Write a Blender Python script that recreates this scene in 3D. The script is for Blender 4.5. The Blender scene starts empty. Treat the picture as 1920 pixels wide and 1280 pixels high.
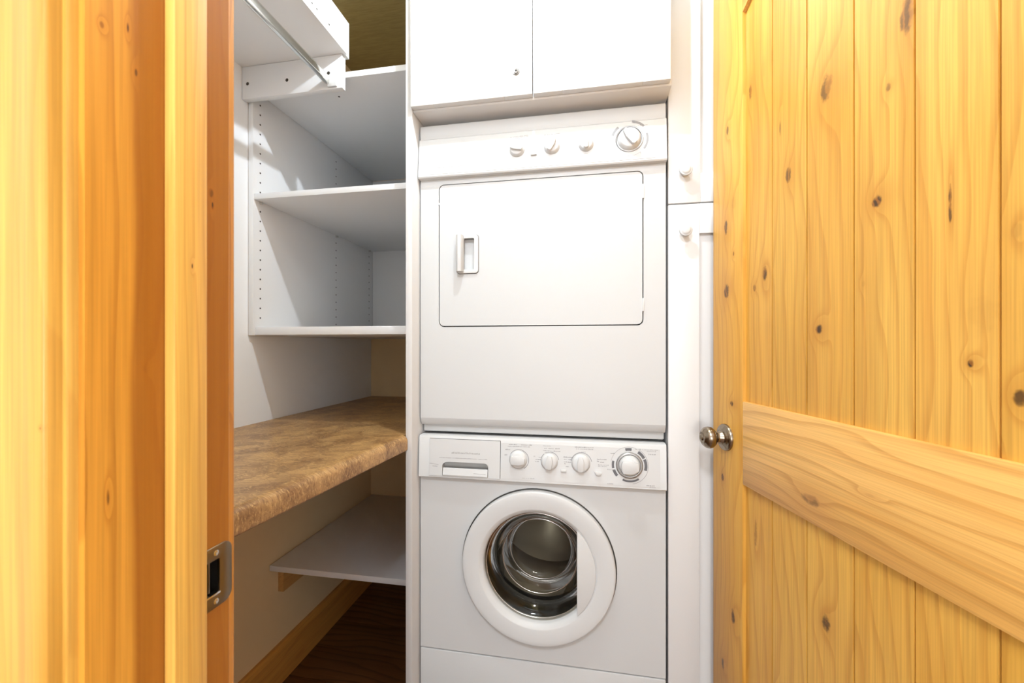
import bpy, bmesh, math, random
from mathutils import Vector, Matrix

S = bpy.context.scene
COL = S.collection
random.seed(4)

# ------------------------------------------------------------------ camera, world, lights, exposure
cd = bpy.data.cameras.new('camera')
cam = bpy.data.objects.new('camera', cd)
COL.objects.link(cam)
cam.location = (0, 0, 1.176)
YAW = math.atan(136 / 769)
cam.rotation_euler = (math.pi / 2, 0, YAW)
cd.sensor_width = 36.0
cd.sensor_fit = 'HORIZONTAL'
cd.lens = 769 / 1920 * 36
cd.shift_y = 8 / 1920
cd.clip_start = 0.01
cd.dof.use_dof = True
cd.dof.focus_distance = 1.15
cd.dof.aperture_fstop = 8.0
S.camera = cam

w = bpy.data.worlds.new('world')
S.world = w
w.use_nodes = True
w.node_tree.nodes['Background'].inputs[0].default_value = (1.0, 0.93, 0.82, 1)
w.node_tree.nodes['Background'].inputs[1].default_value = 0.05


def lamp(name, kind, loc, power, color, size, rot=(0, 0, 0)):
    l = bpy.data.lights.new(name, kind)
    l.energy = power
    l.color = color
    if kind == 'POINT':
        l.shadow_soft_size = size
    else:
        l.shape = 'DISK'
        l.size = size
    o = bpy.data.objects.new(name, l)
    o.location = loc
    o.rotation_euler = rot
    COL.objects.link(o)
    return o


lamp('closet_light', 'POINT', (-0.10, 0.745, 2.365), 38, (0.83, 0.915, 1.0), 0.016)
lamp('hall_low_fill', 'POINT', (0.05, -1.75, 1.05), 68, (1.0, 0.945, 0.86), 0.15)  # added low fill to brighten the washer front, no known lamp there
lamp('hall_light', 'POINT', (-0.13, -0.60, 2.385), 92, (0.88, 0.94, 1.0), 0.12)

S.view_settings.view_transform = 'Standard'
S.view_settings.look = 'None'
S.view_settings.gamma = 1.0
S.view_settings.exposure = 0.0
S.view_settings.use_curve_mapping = False
S.cycles.max_bounces = 12
S.cycles.diffuse_bounces = 8
S.cycles.glossy_bounces = 6
S.cycles.transparent_max_bounces = 12
S.cycles.sample_clamp_indirect = 6.0


# ------------------------------------------------------------------ node helpers
class NT:
    def __init__(self, name):
        self.m = bpy.data.materials.new(name)
        self.m.use_nodes = True
        self.t = self.m.node_tree
        self.b = self.t.nodes['Principled BSDF']

    def n(self, typ, **kw):
        x = self.t.nodes.new(typ)
        for k, v in kw.items():
            setattr(x, k, v)
        return x

    def l(self, a, b):
        self.t.links.new(a, b)

    def put(self, v, sock):
        if v is None:
            return
        if isinstance(v, (int, float, tuple, list)):
            sock.default_value = v
        else:
            self.l(v, sock)

    def math(self, op, a, b=None, c=None, clamp=False):
        x = self.n('ShaderNodeMath', operation=op)
        x.use_clamp = clamp
        self.put(a, x.inputs[0])
        self.put(b, x.inputs[1])
        self.put(c, x.inputs[2])
        return x.outputs[0]

    def mix(self, f, a, b, blend='MIX'):
        x = self.n('ShaderNodeMix', data_type='RGBA', blend_type=blend)
        self.put(f, x.inputs[0])
        self.put(a, x.inputs[6])
        self.put(b, x.inputs[7])
        return x.outputs[2]

    def comb(self, a, b, c):
        x = self.n('ShaderNodeCombineXYZ')
        for i, v in enumerate((a, b, c)):
            self.put(v, x.inputs[i])
        return x.outputs[0]

    def noise(self, vec, scale, detail=2, rough=0.5, dist=0.0):
        x = self.n('ShaderNodeTexNoise')
        self.l(vec, x.inputs['Vector'])
        x.inputs['Scale'].default_value = scale
        x.inputs['Detail'].default_value = detail
        x.inputs['Roughness'].default_value = rough
        x.inputs['Distortion'].default_value = dist
        return x.outputs[0]

    def smooth(self, v, lo, hi, a=0.0, b=1.0):
        x = self.n('ShaderNodeMapRange', interpolation_type='SMOOTHSTEP')
        self.put(v, x.inputs[0])
        x.inputs[1].default_value = lo
        x.inputs[2].default_value = hi
        x.inputs[3].default_value = a
        x.inputs[4].default_value = b
        return x.outputs[0]

    def bump(self, h, strength, dist=0.001):
        x = self.n('ShaderNodeBump')
        x.inputs['Strength'].default_value = strength
        x.inputs['Distance'].default_value = dist
        self.l(h, x.inputs['Height'])
        self.l(x.outputs[0], self.b.inputs['Normal'])

    def coords(self, ref=None):
        x = self.n('ShaderNodeTexCoord')
        if ref is not None:
            x.object = ref
        s = self.n('ShaderNodeSeparateXYZ')
        self.l(x.outputs['Object'], s.inputs[0])
        return x.outputs['Object'], s.outputs


def rgba(c):
    return (c[0], c[1], c[2], 1.0)


def plain(name, color, rough=0.4, metal=0.0, coat=0.0, spec=0.5, bump=0.0, bscale=60, mottle=0.0):
    t = NT(name)
    t.b.inputs['Base Color'].default_value = rgba(color)
    t.b.inputs['Roughness'].default_value = rough
    t.b.inputs['Metallic'].default_value = metal
    t.b.inputs['Coat Weight'].default_value = coat
    t.b.inputs['Specular IOR Level'].default_value = spec
    if bump or mottle:
        v, s = t.coords()
        nz = t.noise(v, bscale, 3)
        if bump:
            t.bump(nz, bump)
        if mottle:
            k = t.smooth(nz, 0.3, 0.7, 1 - mottle, 1.0)
            t.l(t.mix(1.0, rgba(color), t.comb(k, k, k), 'MULTIPLY'), t.b.inputs['Base Color'])
    return t.m


def wood(name, light, mid, dark, along, across, knots=(), ref=None, ring=15.0, contrast=0.5, stop_shade=None, rough=0.34, bulge=0.6):
    """Knotty softwood. Rings are bands of a growth field that a Gaussian at each knot bends into loops."""
    t = NT(name)
    v, s = t.coords(ref)
    a, c = s['XYZ'.index(along)], s['XYZ'.index(across)]
    third = s[[i for i in range(3) if i not in ('XYZ'.index(along), 'XYZ'.index(across))][0]]
    oi = t.n('ShaderNodeObjectInfo')
    rnd = oi.outputs['Random']
    a2 = t.math('ADD', a, t.math('MULTIPLY', rnd, 31.0))
    c2 = t.math('ADD', c, t.math('MULTIPLY', rnd, 7.0))
    low = t.noise(t.comb(c2, third, t.math('MULTIPLY', a2, 0.30)), 5.5, 2, 0.45)
    med = t.noise(t.comb(c2, third, t.math('MULTIPLY', a2, 0.10)), 26.0, 2, 0.5)
    field = t.math('ADD', t.math('MULTIPLY', c2, ring), t.math('MULTIPLY', low, 5.5))
    field = t.math('ADD', field, t.math('MULTIPLY', med, 0.7))
    jit = t.math('SUBTRACT', t.noise(v, 55.0, 3, 0.6), 0.5)
    core = None
    halo = None
    for (k0, k1, r0, r1, st) in knots:
        dc = t.math('DIVIDE', t.math('SUBTRACT', c, k0), r0)
        da = t.math('DIVIDE', t.math('SUBTRACT', a, k1), r1)
        d2 = t.math('ADD', t.math('MULTIPLY', dc, dc), t.math('MULTIPLY', da, da))
        g = t.math('POWER', 2.718, t.math('MULTIPLY', d2, -0.22))
        field = t.math('ADD', field, t.math('MULTIPLY', g, bulge * 2.2 * st))
        dj = t.math('ADD', t.math('MULTIPLY', d2, 1.9), t.math('MULTIPLY', jit, 3.2))
        k = t.smooth(dj, 0.3, 1.6, st if st > 0.5 else st * 0.25, 0.0)
        h = t.math('MULTIPLY', g, st * 0.60)
        core = k if core is None else t.math('MAXIMUM', core, k)
        halo = h if halo is None else t.math('MAXIMUM', halo, h)
    saw = t.math('FRACT', field)
    late = t.math('MULTIPLY', t.smooth(saw, 0.55, 0.95), t.smooth(saw, 0.95, 1.0, 1.0, 0.0))
    fib = t.noise(t.comb(t.math('MULTIPLY', c2, 1.0), third, t.math('MULTIPLY', a2, 0.012)), 420.0, 2, 0.6)
    blot = t.noise(t.comb(c2, third, t.math('MULTIPLY', a2, 0.35)), 4.0, 2, 0.5)
    band = t.noise(t.comb(c2, third, t.math('MULTIPLY', a2, 0.06)), 17.0, 3, 0.55)
    col = t.mix(t.smooth(blot, 0.30, 0.70), rgba(light), rgba(mid))
    col = t.mix(t.smooth(band, 0.46, 0.72, 0.0, 0.55), col, rgba([x * y for x, y in zip(mid, (0.84, 0.74, 0.62))]))
    col = t.mix(t.math('MULTIPLY', late, contrast), col, rgba(dark))
    f2 = t.smooth(fib, 0.25, 0.75, 0.84, 1.07)
    col = t.mix(1.0, col, t.comb(f2, f2, f2), 'MULTIPLY')
    tone = t.math('ADD', t.math('MULTIPLY', rnd, 0.10), 0.93)
    col = t.mix(1.0, col, t.comb(tone, tone, t.math('MULTIPLY', tone, tone)), 'MULTIPLY')
    if stop_shade is not None:  # shadow beside the door stop, painted into the wood colour
        lo, hi, shade_col = stop_shade
        shade_a = t.math('ADD', a, 0.0)
        wob = t.noise(t.comb(third, 0.0, shade_a), 3.0, 2)
        shade_c = t.math('ADD', c, t.math('MULTIPLY', t.math('SUBTRACT', wob, 0.5), 0.014))
        col = t.mix(t.math('MULTIPLY', t.smooth(shade_c, lo, hi), 0.80), col, rgba(shade_col))
    if core is not None:
        col = t.mix(halo, col, rgba([x * y for x, y in zip(mid, (0.72, 0.60, 0.55))]))
        ringk = t.smooth(t.math('SINE', t.math('MULTIPLY', t.math('ADD', field, t.math('MULTIPLY', jit, 0.7)), 11.0)), -0.3, 0.9)
        kc = t.mix(ringk, (0.030, 0.013, 0.007, 1), rgba([x * y for x, y in zip(mid, (0.36, 0.26, 0.25))]))
        col = t.mix(core, col, kc)
    t.l(col, t.b.inputs['Base Color'])
    t.b.inputs['Roughness'].default_value = rough
    t.b.inputs['Specular IOR Level'].default_value = 0.32
    t.b.inputs['Coat Weight'].default_value = 0.04
    t.b.inputs['Coat Roughness'].default_value = 0.25
    t.bump(t.math('ADD', fib, t.math('MULTIPLY', late, 0.4)), 0.10, 0.0006)
    return t.m


# ------------------------------------------------------------------ mesh helpers
def bm_box(bm, x0, x1, y0, y1, z0, z1, bev=0.0, seg=2):
    vs = [bm.verts.new((x, y, z)) for x in (x0, x1) for y in (y0, y1) for z in (z0, z1)]
    fs = [bm.faces.new([vs[i] for i in q]) for q in
          ((0, 1, 3, 2), (4, 6, 7, 5), (0, 4, 5, 1), (2, 3, 7, 6), (0, 2, 6, 4), (1, 5, 7, 3))]
    if bev:
        es = list({e for f in fs for e in f.edges})
        bmesh.ops.bevel(bm, geom=es, offset=bev, segments=seg, affect='EDGES', profile=0.5)
    return bm


AX = {'X': lambda u, v, d: (d, u, v), 'Y': lambda u, v, d: (u, d, v), 'Z': lambda u, v, d: (u, v, d)}


def bm_prism(bm, outer, d0, d1, axis='Y', holes=(), bev=0.0, seg=2):
    """A 2-D outline (with holes) extruded along an axis: X takes (y,z), Y takes (x,z), Z takes (x,y)."""
    f = AX[axis]
    loops = [list(outer)] + [list(h) for h in holes]
    caps = []
    for d in (d0, d1):
        rings = []
        for lp in loops:
            rings.append([bm.verts.new(f(u, v, d)) for u, v in lp])
        es = []
        for r in rings:
            for i in range(len(r)):
                es.append(bm.edges.new((r[i], r[(i + 1) % len(r)])))
        if holes:
            bmesh.ops.triangle_fill(bm, use_beauty=True, use_dissolve=False, edges=es)
        else:
            bm.faces.new(rings[0])
        caps.append(rings)
    side = []
    for r0, r1 in zip(*caps):
        n = len(r0)
        for i in range(n):
            side.append(bm.faces.new((r0[i], r0[(i + 1) % n], r1[(i + 1) % n], r1[i])))
    bmesh.ops.recalc_face_normals(bm, faces=bm.faces[:])
    if bev:
        es = [bm.edges.get((r[i], r[(i + 1) % len(r)])) for r in caps[0] for i in range(len(r))]
        bmesh.ops.bevel(bm, geom=[e for e in es if e], offset=bev, segments=seg, affect='EDGES', profile=0.5)
    return bm


def bm_lathe(bm, prof, centre, axis=(0, -1, 0), seg=48, close=True):
    """prof: (radius, height along axis)."""
    ax = Vector(axis).normalized()
    ref = Vector((0, 0, 1)) if abs(ax.z) < 0.9 else Vector((1, 0, 0))
    e1 = ax.cross(ref).normalized()
    e2 = ax.cross(e1)
    c = Vector(centre)
    rings = []
    for r, h in prof:
        if r < 1e-6:
            rings.append([bm.verts.new(c + ax * h)])
        else:
            rings.append([bm.verts.new(c + ax * h + e1 * r * math.cos(2 * math.pi * k / seg) + e2 * r * math.sin(2 * math.pi * k / seg))
                          for k in range(seg)])
    for a, b in zip(rings, rings[1:]):
        for k in range(seg):
            k2 = (k + 1) % seg
            if len(a) == 1 and len(b) == 1:
                continue
            if len(a) == 1:
                bm.faces.new((a[0], b[k2], b[k]))
            elif len(b) == 1:
                bm.faces.new((a[k], a[k2], b[0]))
            else:
                bm.faces.new((a[k], a[k2], b[k2], b[k]))
    bmesh.ops.recalc_face_normals(bm, faces=bm.faces[:])
    return bm


def rrect(x0, x1, z0, z1, r, n=6):
    pts = []
    for cx, cz, a0 in ((x1 - r, z1 - r, 0), (x0 + r, z1 - r, 90), (x0 + r, z0 + r, 180), (x1 - r, z0 + r, 270)):
        for k in range(n + 1):
            a = math.radians(a0 + 90 * k / n)
            pts.append((cx + r * math.cos(a), cz + r * math.sin(a)))
    return pts


def circ(cx, cz, r, n=64, a0=0.0):
    return [(cx + r * math.cos(a0 + 2 * math.pi * k / n), cz + r * math.sin(a0 + 2 * math.pi * k / n)) for k in range(n)]


def arcband(cx, cz, r0, r1, d0, d1, n=14):
    """annular sector between clock angles d0..d1 (degrees clockwise from the top)"""
    p = []
    for k in range(n + 1):
        a = math.radians(d0 + (d1 - d0) * k / n)
        p.append((cx + r1 * math.sin(a), cz + r1 * math.cos(a)))
    for k in range(n, -1, -1):
        a = math.radians(d0 + (d1 - d0) * k / n)
        p.append((cx + r0 * math.sin(a), cz + r0 * math.cos(a)))
    return p


def new_obj(name, bm, mat, parent=None, smooth=None, local=False):
    me = bpy.data.meshes.new(name)
    bm.normal_update()
    bm.to_mesh(me)
    bm.free()
    me.materials.append(mat)
    if smooth is not None:
        for p in me.polygons:
            p.use_smooth = True
        try:
            me.set_sharp_from_angle(angle=math.radians(smooth))
        except Exception:
            pass
    o = bpy.data.objects.new(name, me)
    COL.objects.link(o)
    if parent is not None:
        put_under(o, parent, local)
    return o


def wmat(o):
    m = Matrix.LocRotScale(o.location, o.rotation_euler, o.scale)
    if o.parent is not None:
        m = wmat(o.parent) @ o.matrix_parent_inverse @ m
    return m


def put_under(o, parent, local=False):
    o.parent = parent
    if not local:
        o.matrix_parent_inverse = wmat(parent).inverted()


def B(name, mat, parent, x0, x1, y0, y1, z0, z1, bev=0.0015, local=False, seg=2):
    bm = bmesh.new()
    bm_box(bm, x0, x1, y0, y1, z0, z1, bev, seg)
    return new_obj(name, bm, mat, parent, 40 if bev else None, local)


def thing(name, label, cat, loc=(0, 0, 0), rotz=0.0, group=None, kind=None):
    o = bpy.data.objects.new(name, None)
    o.empty_display_size = 0.05
    o.location = loc
    o.rotation_euler = (0, 0, rotz)
    COL.objects.link(o)
    return tag(o, label, cat, group, kind)


def tag(o, label=None, cat=None, group=None, kind=None):
    for k, v in (('label', label), ('category', cat), ('group', group), ('kind', kind)):
        if v:
            o[k] = v
    return o


def structure(o, label=None):
    return tag(o, label=label, kind='structure')


# ------------------------------------------------------------------ materials
M = {}
M['wall'] = plain('white wall paint', (0.805, 0.83, 0.855), 0.55, bump=0.05, bscale=220)
M['olive'] = None
M['melamine'] = plain('white melamine', (0.745, 0.755, 0.765), 0.38, bump=0.02, bscale=300)
M['cabinet'] = plain('white cabinet lacquer', (0.64, 0.64, 0.64), 0.45)
M['enamel'] = plain('appliance enamel', (0.515, 0.525, 0.53), 0.45, spec=0.3, bump=0.015, bscale=500)
M['plastic'] = plain('white appliance plastic', (0.555, 0.565, 0.57), 0.4, spec=0.35)
M['chrome'] = plain('chrome', (0.78, 0.77, 0.75), 0.12, 1.0)
M['rod'] = plain('polished steel tube', (0.72, 0.71, 0.68), 0.16, 1.0)
M['nickel'] = plain('dark antique nickel', (0.30, 0.25, 0.19), 0.22, 1.0)
M['plate'] = plain('brushed nickel plate', (0.26, 0.21, 0.15), 0.34, 1.0)
M['steel'] = plain('stainless drum', (0.36, 0.34, 0.30), 0.34, 1.0)
M['ringgrey'] = plain('satin grey ring', (0.34, 0.34, 0.34), 0.32, 0.6)
M['gasket'] = plain('grey rubber gasket', (0.030, 0.029, 0.025), 0.55)
M['dark'] = plain('dark hole', (0.03, 0.024, 0.018), 0.7)
M['seam'] = plain('dark seam', (0.02, 0.018, 0.015), 0.8)
M['print'] = plain('grey printed ink', (0.24, 0.24, 0.25), 0.5)
M['printpale'] = plain('pale grey printed ink', (0.33, 0.33, 0.33), 0.5)
M['printdark'] = plain('dark grey printed ink', (0.10, 0.10, 0.11), 0.5)

# khaki wall with a faint horizontal brush texture
t = NT('khaki textured wall')
v, s = t.coords()
nz = t.noise(t.comb(t.math('MULTIPLY', s[0], 0.12), s[1], s[2]), 140, 3, 0.6)
k = t.smooth(nz, 0.3, 0.7)
t.l(t.mix(k, (0.27, 0.205, 0.080, 1), (0.335, 0.26, 0.105, 1)), t.b.inputs['Base Color'])
t.b.inputs['Roughness'].default_value = 0.6
t.bump(nz, 0.3, 0.001)
M['olive'] = t.m

# glass of the washer porthole: a thin clear pane, fresnel reflection over tinted transmission
t = NT('porthole glass')
g = t.n('ShaderNodeBsdfGlossy')
g.inputs['Roughness'].default_value = 0.03
tr = t.n('ShaderNodeBsdfTransparent')
tr.inputs['Color'].default_value = (0.74, 0.72, 0.67, 1)
lw = t.n('ShaderNodeFresnel')
lw.inputs['IOR'].default_value = 1.55
mx = t.n('ShaderNodeMixShader')
t.l(t.math('MULTIPLY', lw.outputs[0], 0.5), mx.inputs[0])
t.l(tr.outputs[0], mx.inputs[1])
t.l(g.outputs[0], mx.inputs[2])
t.l(mx.outputs[0], t.t.nodes['Material Output'].inputs['Surface'])
M['glass'] = t.m

# brown fibrous laminate
t = NT('brown fibre laminate')
v, s = t.coords()
warp = t.noise(v, 14, 3, 0.55)
wv = t.comb(t.math('ADD', t.math('MULTIPLY', s[0], 1.0), t.math('MULTIPLY', warp, 0.10)),
            t.math('ADD', s[1], t.math('MULTIPLY', warp, 0.06)), t.math('MULTIPLY', s[2], 0.8))
w2 = t.math('MULTIPLY', t.math('SUBTRACT', warp, 0.5), 0.038)
fine = t.noise(t.comb(t.math('ADD', t.math('MULTIPLY', s[0], 0.30), w2), t.math('ADD', s[1], w2), t.math('MULTIPLY', s[2], 0.30)), 300, 5, 0.70)
big = t.noise(wv, 11, 5, 0.66, 0.8)
vein = t.math('ABSOLUTE', t.math('SUBTRACT', t.noise(wv, 26, 4, 0.6, 1.6), 0.5))
col = t.mix(t.smooth(big, 0.34, 0.66), (0.215, 0.108, 0.040, 1), (0.47, 0.28, 0.110, 1))
col = t.mix(t.smooth(fine, 0.51, 0.66, 0.0, 0.65), col, (0.70, 0.47, 0.20, 1))
col = t.mix(t.smooth(fine, 0.47, 0.32, 0.0, 0.75), col, (0.125, 0.060, 0.026, 1))
col = t.mix(t.smooth(vein, 0.0, 0.022, 0.40, 0.0), col, (0.14, 0.07, 0.032, 1))
t.l(col, t.b.inputs['Base Color'])
t.b.inputs['Roughness'].default_value = 0.36
t.bump(fine, 0.3, 0.0008)
M['laminate'] = t.m

LIGHT, MID, DARK = (0.67, 0.375, 0.075), (0.59, 0.295, 0.045), (0.42, 0.17, 0.022)
JL, JM, JD = (0.69, 0.325, 0.050), (0.59, 0.245, 0.028), (0.36, 0.12, 0.012)
# knots of the left jamb, in metres: (across Y, along Z, radii, strength)
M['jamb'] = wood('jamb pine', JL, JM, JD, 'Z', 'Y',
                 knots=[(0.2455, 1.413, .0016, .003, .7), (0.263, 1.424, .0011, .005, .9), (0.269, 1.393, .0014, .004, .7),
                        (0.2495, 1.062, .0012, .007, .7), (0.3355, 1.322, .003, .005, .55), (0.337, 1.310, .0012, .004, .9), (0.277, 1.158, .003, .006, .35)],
                 ring=55.0, contrast=0.45, stop_shade=(0.263, 0.270, (0.30, 0.10, 0.012)))  # last argument darkens the jamb where the stop's shadow falls
M['stop'] = wood('stop pine', LIGHT, (0.80, 0.45, 0.125), DARK, 'Z', 'Y', knots=[(0.306, 1.246, .0009, .003, .9)],
                 ring=90.0, contrast=0.30)
M['casing'] = wood('casing pine', LIGHT, MID, JD, 'Z', 'X', knots=[(-0.3635, 1.12, .0008, .001, .9)], ring=60.0, contrast=0.16)
M['casing_edge'] = wood('closet casing pine', JL, JM, JD, 'Z', 'Y', knots=[(0.362, 1.13, .003, .012, .6)], ring=60.0, contrast=0.5)
M['base'] = wood('baseboard pine', (0.66, 0.34, 0.09), (0.58, 0.27, 0.06), (0.40, 0.16, 0.03), 'Y', 'Z', ring=20.0, contrast=0.35)
M['cleatwood'] = wood('cleat wood', (0.62, 0.36, 0.14), (0.54, 0.30, 0.10), (0.38, 0.18, 0.05), 'Y', 'Z', ring=30.0, contrast=0.3)
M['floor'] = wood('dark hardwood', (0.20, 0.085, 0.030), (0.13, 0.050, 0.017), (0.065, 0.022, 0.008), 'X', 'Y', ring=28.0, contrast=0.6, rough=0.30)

# ------------------------------------------------------------------ the closet shell
XL, XR, YB, YF0, YF1, ZC = -1.055, 0.66, 1.905, 0.237, 0.353, 2.44


def slab(name, mat, x0, x1, y0, y1, z0, z1, label=None):
    return structure(B(name, mat, None, x0, x1, y0, y1, z0, z1, 0), label)


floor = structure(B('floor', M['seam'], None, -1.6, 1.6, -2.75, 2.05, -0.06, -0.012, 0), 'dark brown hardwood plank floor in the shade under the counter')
random.seed(11)
rows = [(-0.012 + YB - (i + 1) * 0.1505 + 0.012, YB - i * 0.1505) for i in range(31)]
for i, (y0, y1) in enumerate(rows):
    cut = random.uniform(-0.9, 0.2)
    spans = ((-1.055, cut), (cut, 0.66)) if y0 > 0.36 else ((-1.5, cut), (cut, 1.5))
    if y0 < 0.36 < y1:
        spans = ((-1.055, 0.66),)
    for x0, x1 in spans:
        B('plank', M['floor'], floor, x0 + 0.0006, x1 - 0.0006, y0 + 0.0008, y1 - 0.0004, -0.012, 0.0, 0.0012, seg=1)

M['tan'] = plain('tan wall tone', (0.80, 0.62, 0.37), 0.55, bump=0.05, bscale=220)  # warmer tone, left wall below the counter and back wall
slab('wall_left', M['tan'], XL - 0.1, XL - 0.0025, YF1, YB, 0, ZC, 'tan left closet wall, seen below the counter')
bm = bmesh.new()
bm_prism(bm, [(YF1, 0.90), (YB, 0.90), (YB, 1.2085), (1.1395, 1.2085), (1.1395, ZC), (YF1, ZC)], XL - 0.0025, XL, 'X')
structure(new_obj('trim_2', bm, M['wall']), 'white sheet lining the left wall above the counter')
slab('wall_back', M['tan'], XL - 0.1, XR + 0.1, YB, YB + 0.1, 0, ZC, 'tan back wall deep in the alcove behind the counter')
slab('wall_right', M['wall'], XR, XR + 0.1, YF1, YB, 0, ZC, 'white right closet wall behind the open door')
slab('ceiling', M['olive'], XL - 0.1, XR + 0.1, YF1, YB + 0.1, ZC, ZC + 0.06, 'dark khaki textured ceiling showing above the shelves')
slab('ceiling_hall', M['wall'], -1.6, 1.6, -2.75, YF1, ZC, ZC + 0.06, 'white ceiling over the hall')
JX0, JX1, HEAD = -0.351, 0.545, 2.088
bm = bmesh.new()
bm_box(bm, -1.5, JX0 - 0.020, YF0, YF1, 0, ZC)
bm_box(bm, JX1 + 0.020, 1.5, YF0, YF1, 0, ZC)
bm_box(bm, JX0 - 0.020, JX1 + 0.020, YF0, YF1, HEAD + 0.020, ZC)
structure(new_obj('wall_front', bm, M['wall']), 'white wall around the closet doorway')
slab('wall_hall_left', M['wall'], -1.6, -1.5, -2.75, YF1, 0, ZC, 'white hall wall left of the doorway')
slab('wall_hall_right', M['wall'], 1.5, 1.6, -2.75, YF1, 0, ZC, 'white hall wall right of the doorway')
slab('wall_hall_back', M['wall'], -1.6, 1.6, -2.75, -2.65, 0, ZC, 'white hall wall facing the doorway')

# baseboard along the left closet wall, with an eased top
bm = bmesh.new()
bm_prism(bm, [(XL - 0.0025, 0.0), (XL + 0.016, 0.0), (XL + 0.016, 0.118), (XL + 0.012, 0.128), (XL + 0.006, 0.133), (XL - 0.0025, 0.133)], YF1, YB, 'Y')
structure(new_obj('baseboard_left', bm, M['base']), 'honey pine baseboard along the left closet wall')

# ------------------------------------------------------------------ door frame: jamb, stop, casings, strike plate
fr = thing('trim_1', 'honey pine door frame at the left edge with a nickel strike plate', None, (JX0, 0.29, 0), kind='structure')
bm = bmesh.new()
# left jamb with a pocket for the latch
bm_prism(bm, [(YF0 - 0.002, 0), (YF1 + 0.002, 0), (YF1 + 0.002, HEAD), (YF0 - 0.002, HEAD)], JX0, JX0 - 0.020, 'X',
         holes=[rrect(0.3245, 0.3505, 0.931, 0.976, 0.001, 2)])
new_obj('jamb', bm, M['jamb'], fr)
bm = bmesh.new()
bm_prism(bm, rrect(0.3245, 0.3505, 0.931, 0.976, 0.001, 2), JX0 - 0.0008, JX0 - 0.0195, 'X', holes=[rrect(0.3253, 0.3497, 0.9318, 0.9752, 0.001, 2)])
bm_box(bm, JX0 - 0.024, JX0 - 0.0196, 0.320, 0.352, 0.928, 0.98)
new_obj('latch_pocket', bm, M['dark'], fr)
B('stop', M['stop'], fr, JX0, JX0 + 0.0115, 0.2905, 0.3215, 0, HEAD, 0.0022)
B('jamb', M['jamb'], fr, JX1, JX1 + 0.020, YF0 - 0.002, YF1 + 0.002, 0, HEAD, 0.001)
B('stop', M['stop'], fr, JX1 - 0.0115, JX1, 0.2705, 0.3015, 0, HEAD, 0.0022)
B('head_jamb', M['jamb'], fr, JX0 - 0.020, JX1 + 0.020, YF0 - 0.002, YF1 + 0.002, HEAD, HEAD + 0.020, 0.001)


def casing(xin, sgn, yface, ydir, mat, name):
    """moulded casing standing on the wall face; profile in (x,y): eased inner edge, quirk, bead, flat, back band"""
    pts = [(0, 0), (0, 0.0075), (0.0008, 0.0086), (0.0034, 0.0090), (0.0036, 0.0100), (0.0036, 0.0165), (0.0044, 0.0180), (0.0060, 0.0188), (0.020, 0.0190),
           (0.060, 0.0190), (0.064, 0.0210), (0.082, 0.0210), (0.085, 0.018), (0.085, 0)]
    b = bmesh.new()
    bm_prism(b, [(xin + sgn * px, yface + ydir * py) for px, py in pts], 0, HEAD + 0.09, 'Z')
    return new_obj(name, b, mat, fr, 40)


casing(JX0 - 0.0055, -1, YF0, -1, M['casing'], 'hall_casing')
casing(JX1 + 0.0055, 1, YF0, -1, M['casing'], 'hall_casing')
casing(JX0 - 0.0050, -1, YF1, 1, M['casing_edge'], 'closet_casing')
B('head_casing', M['casing'], fr, JX0 - 0.0045, JX1 + 0.0045, YF0 - 0.0185, YF0, HEAD + 0.006, HEAD + 0.089, 0.003)

# strike plate let into the jamb: plate with rounded closet-side corners, square latch hole, curved lip, two screws
pts = []
y0, y1, z0, z1, r = 0.322, 0.3575, 0.924, 0.983, 0.009
for cx, cz, a0 in ((y1 - r, z1 - r, 0), ):
    pts += [(cx + r * math.cos(math.radians(a)), cz + r * math.sin(math.radians(a))) for a in (0, 15, 30, 45, 60, 75, 90)]
pts += [(y0, z1), (y0, z0)]
pts += [(y1 - r + r * math.cos(math.radians(a)), z0 + r + r * math.sin(math.radians(a))) for a in (270, 285, 300, 315, 330, 345, 360)]
bm = bmesh.new()
bm_prism(bm, pts, JX0 + 0.0016, JX0 - 0.0005, 'X', holes=[rrect(0.326, 0.3435, 0.937, 0.970, 0.0015, 3)], bev=0.0005)
sp = tag(new_obj('strike_plate', bm, M['plate'], fr, 40), 'brushed nickel strike plate with a square latch hole')
for z in (0.9765, 0.930):
    bm = bmesh.new()
    bm_lathe(bm, [(0.0005, -0.0004), (0.0009, 0.0004), (0.0020, 0.0005), (0.0027, 0.0002), (0.0028, -0.001)], (JX0 + 0.0016, 0.3395, z), (1, 0, 0), 20)
    new_obj('screw', bm, M['chrome'], sp, 40)
B('latch_lip', M['chrome'], sp, JX0 - 0.006, JX0 + 0.0022, 0.3265, 0.344, 0.9362, 0.9382, 0.0006)
B('adjuster_tab', M['plate'], sp, JX0 - 0.016, JX0 - 0.0008, 0.3335, 0.3350, 0.940, 0.969, 0.0004)

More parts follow.
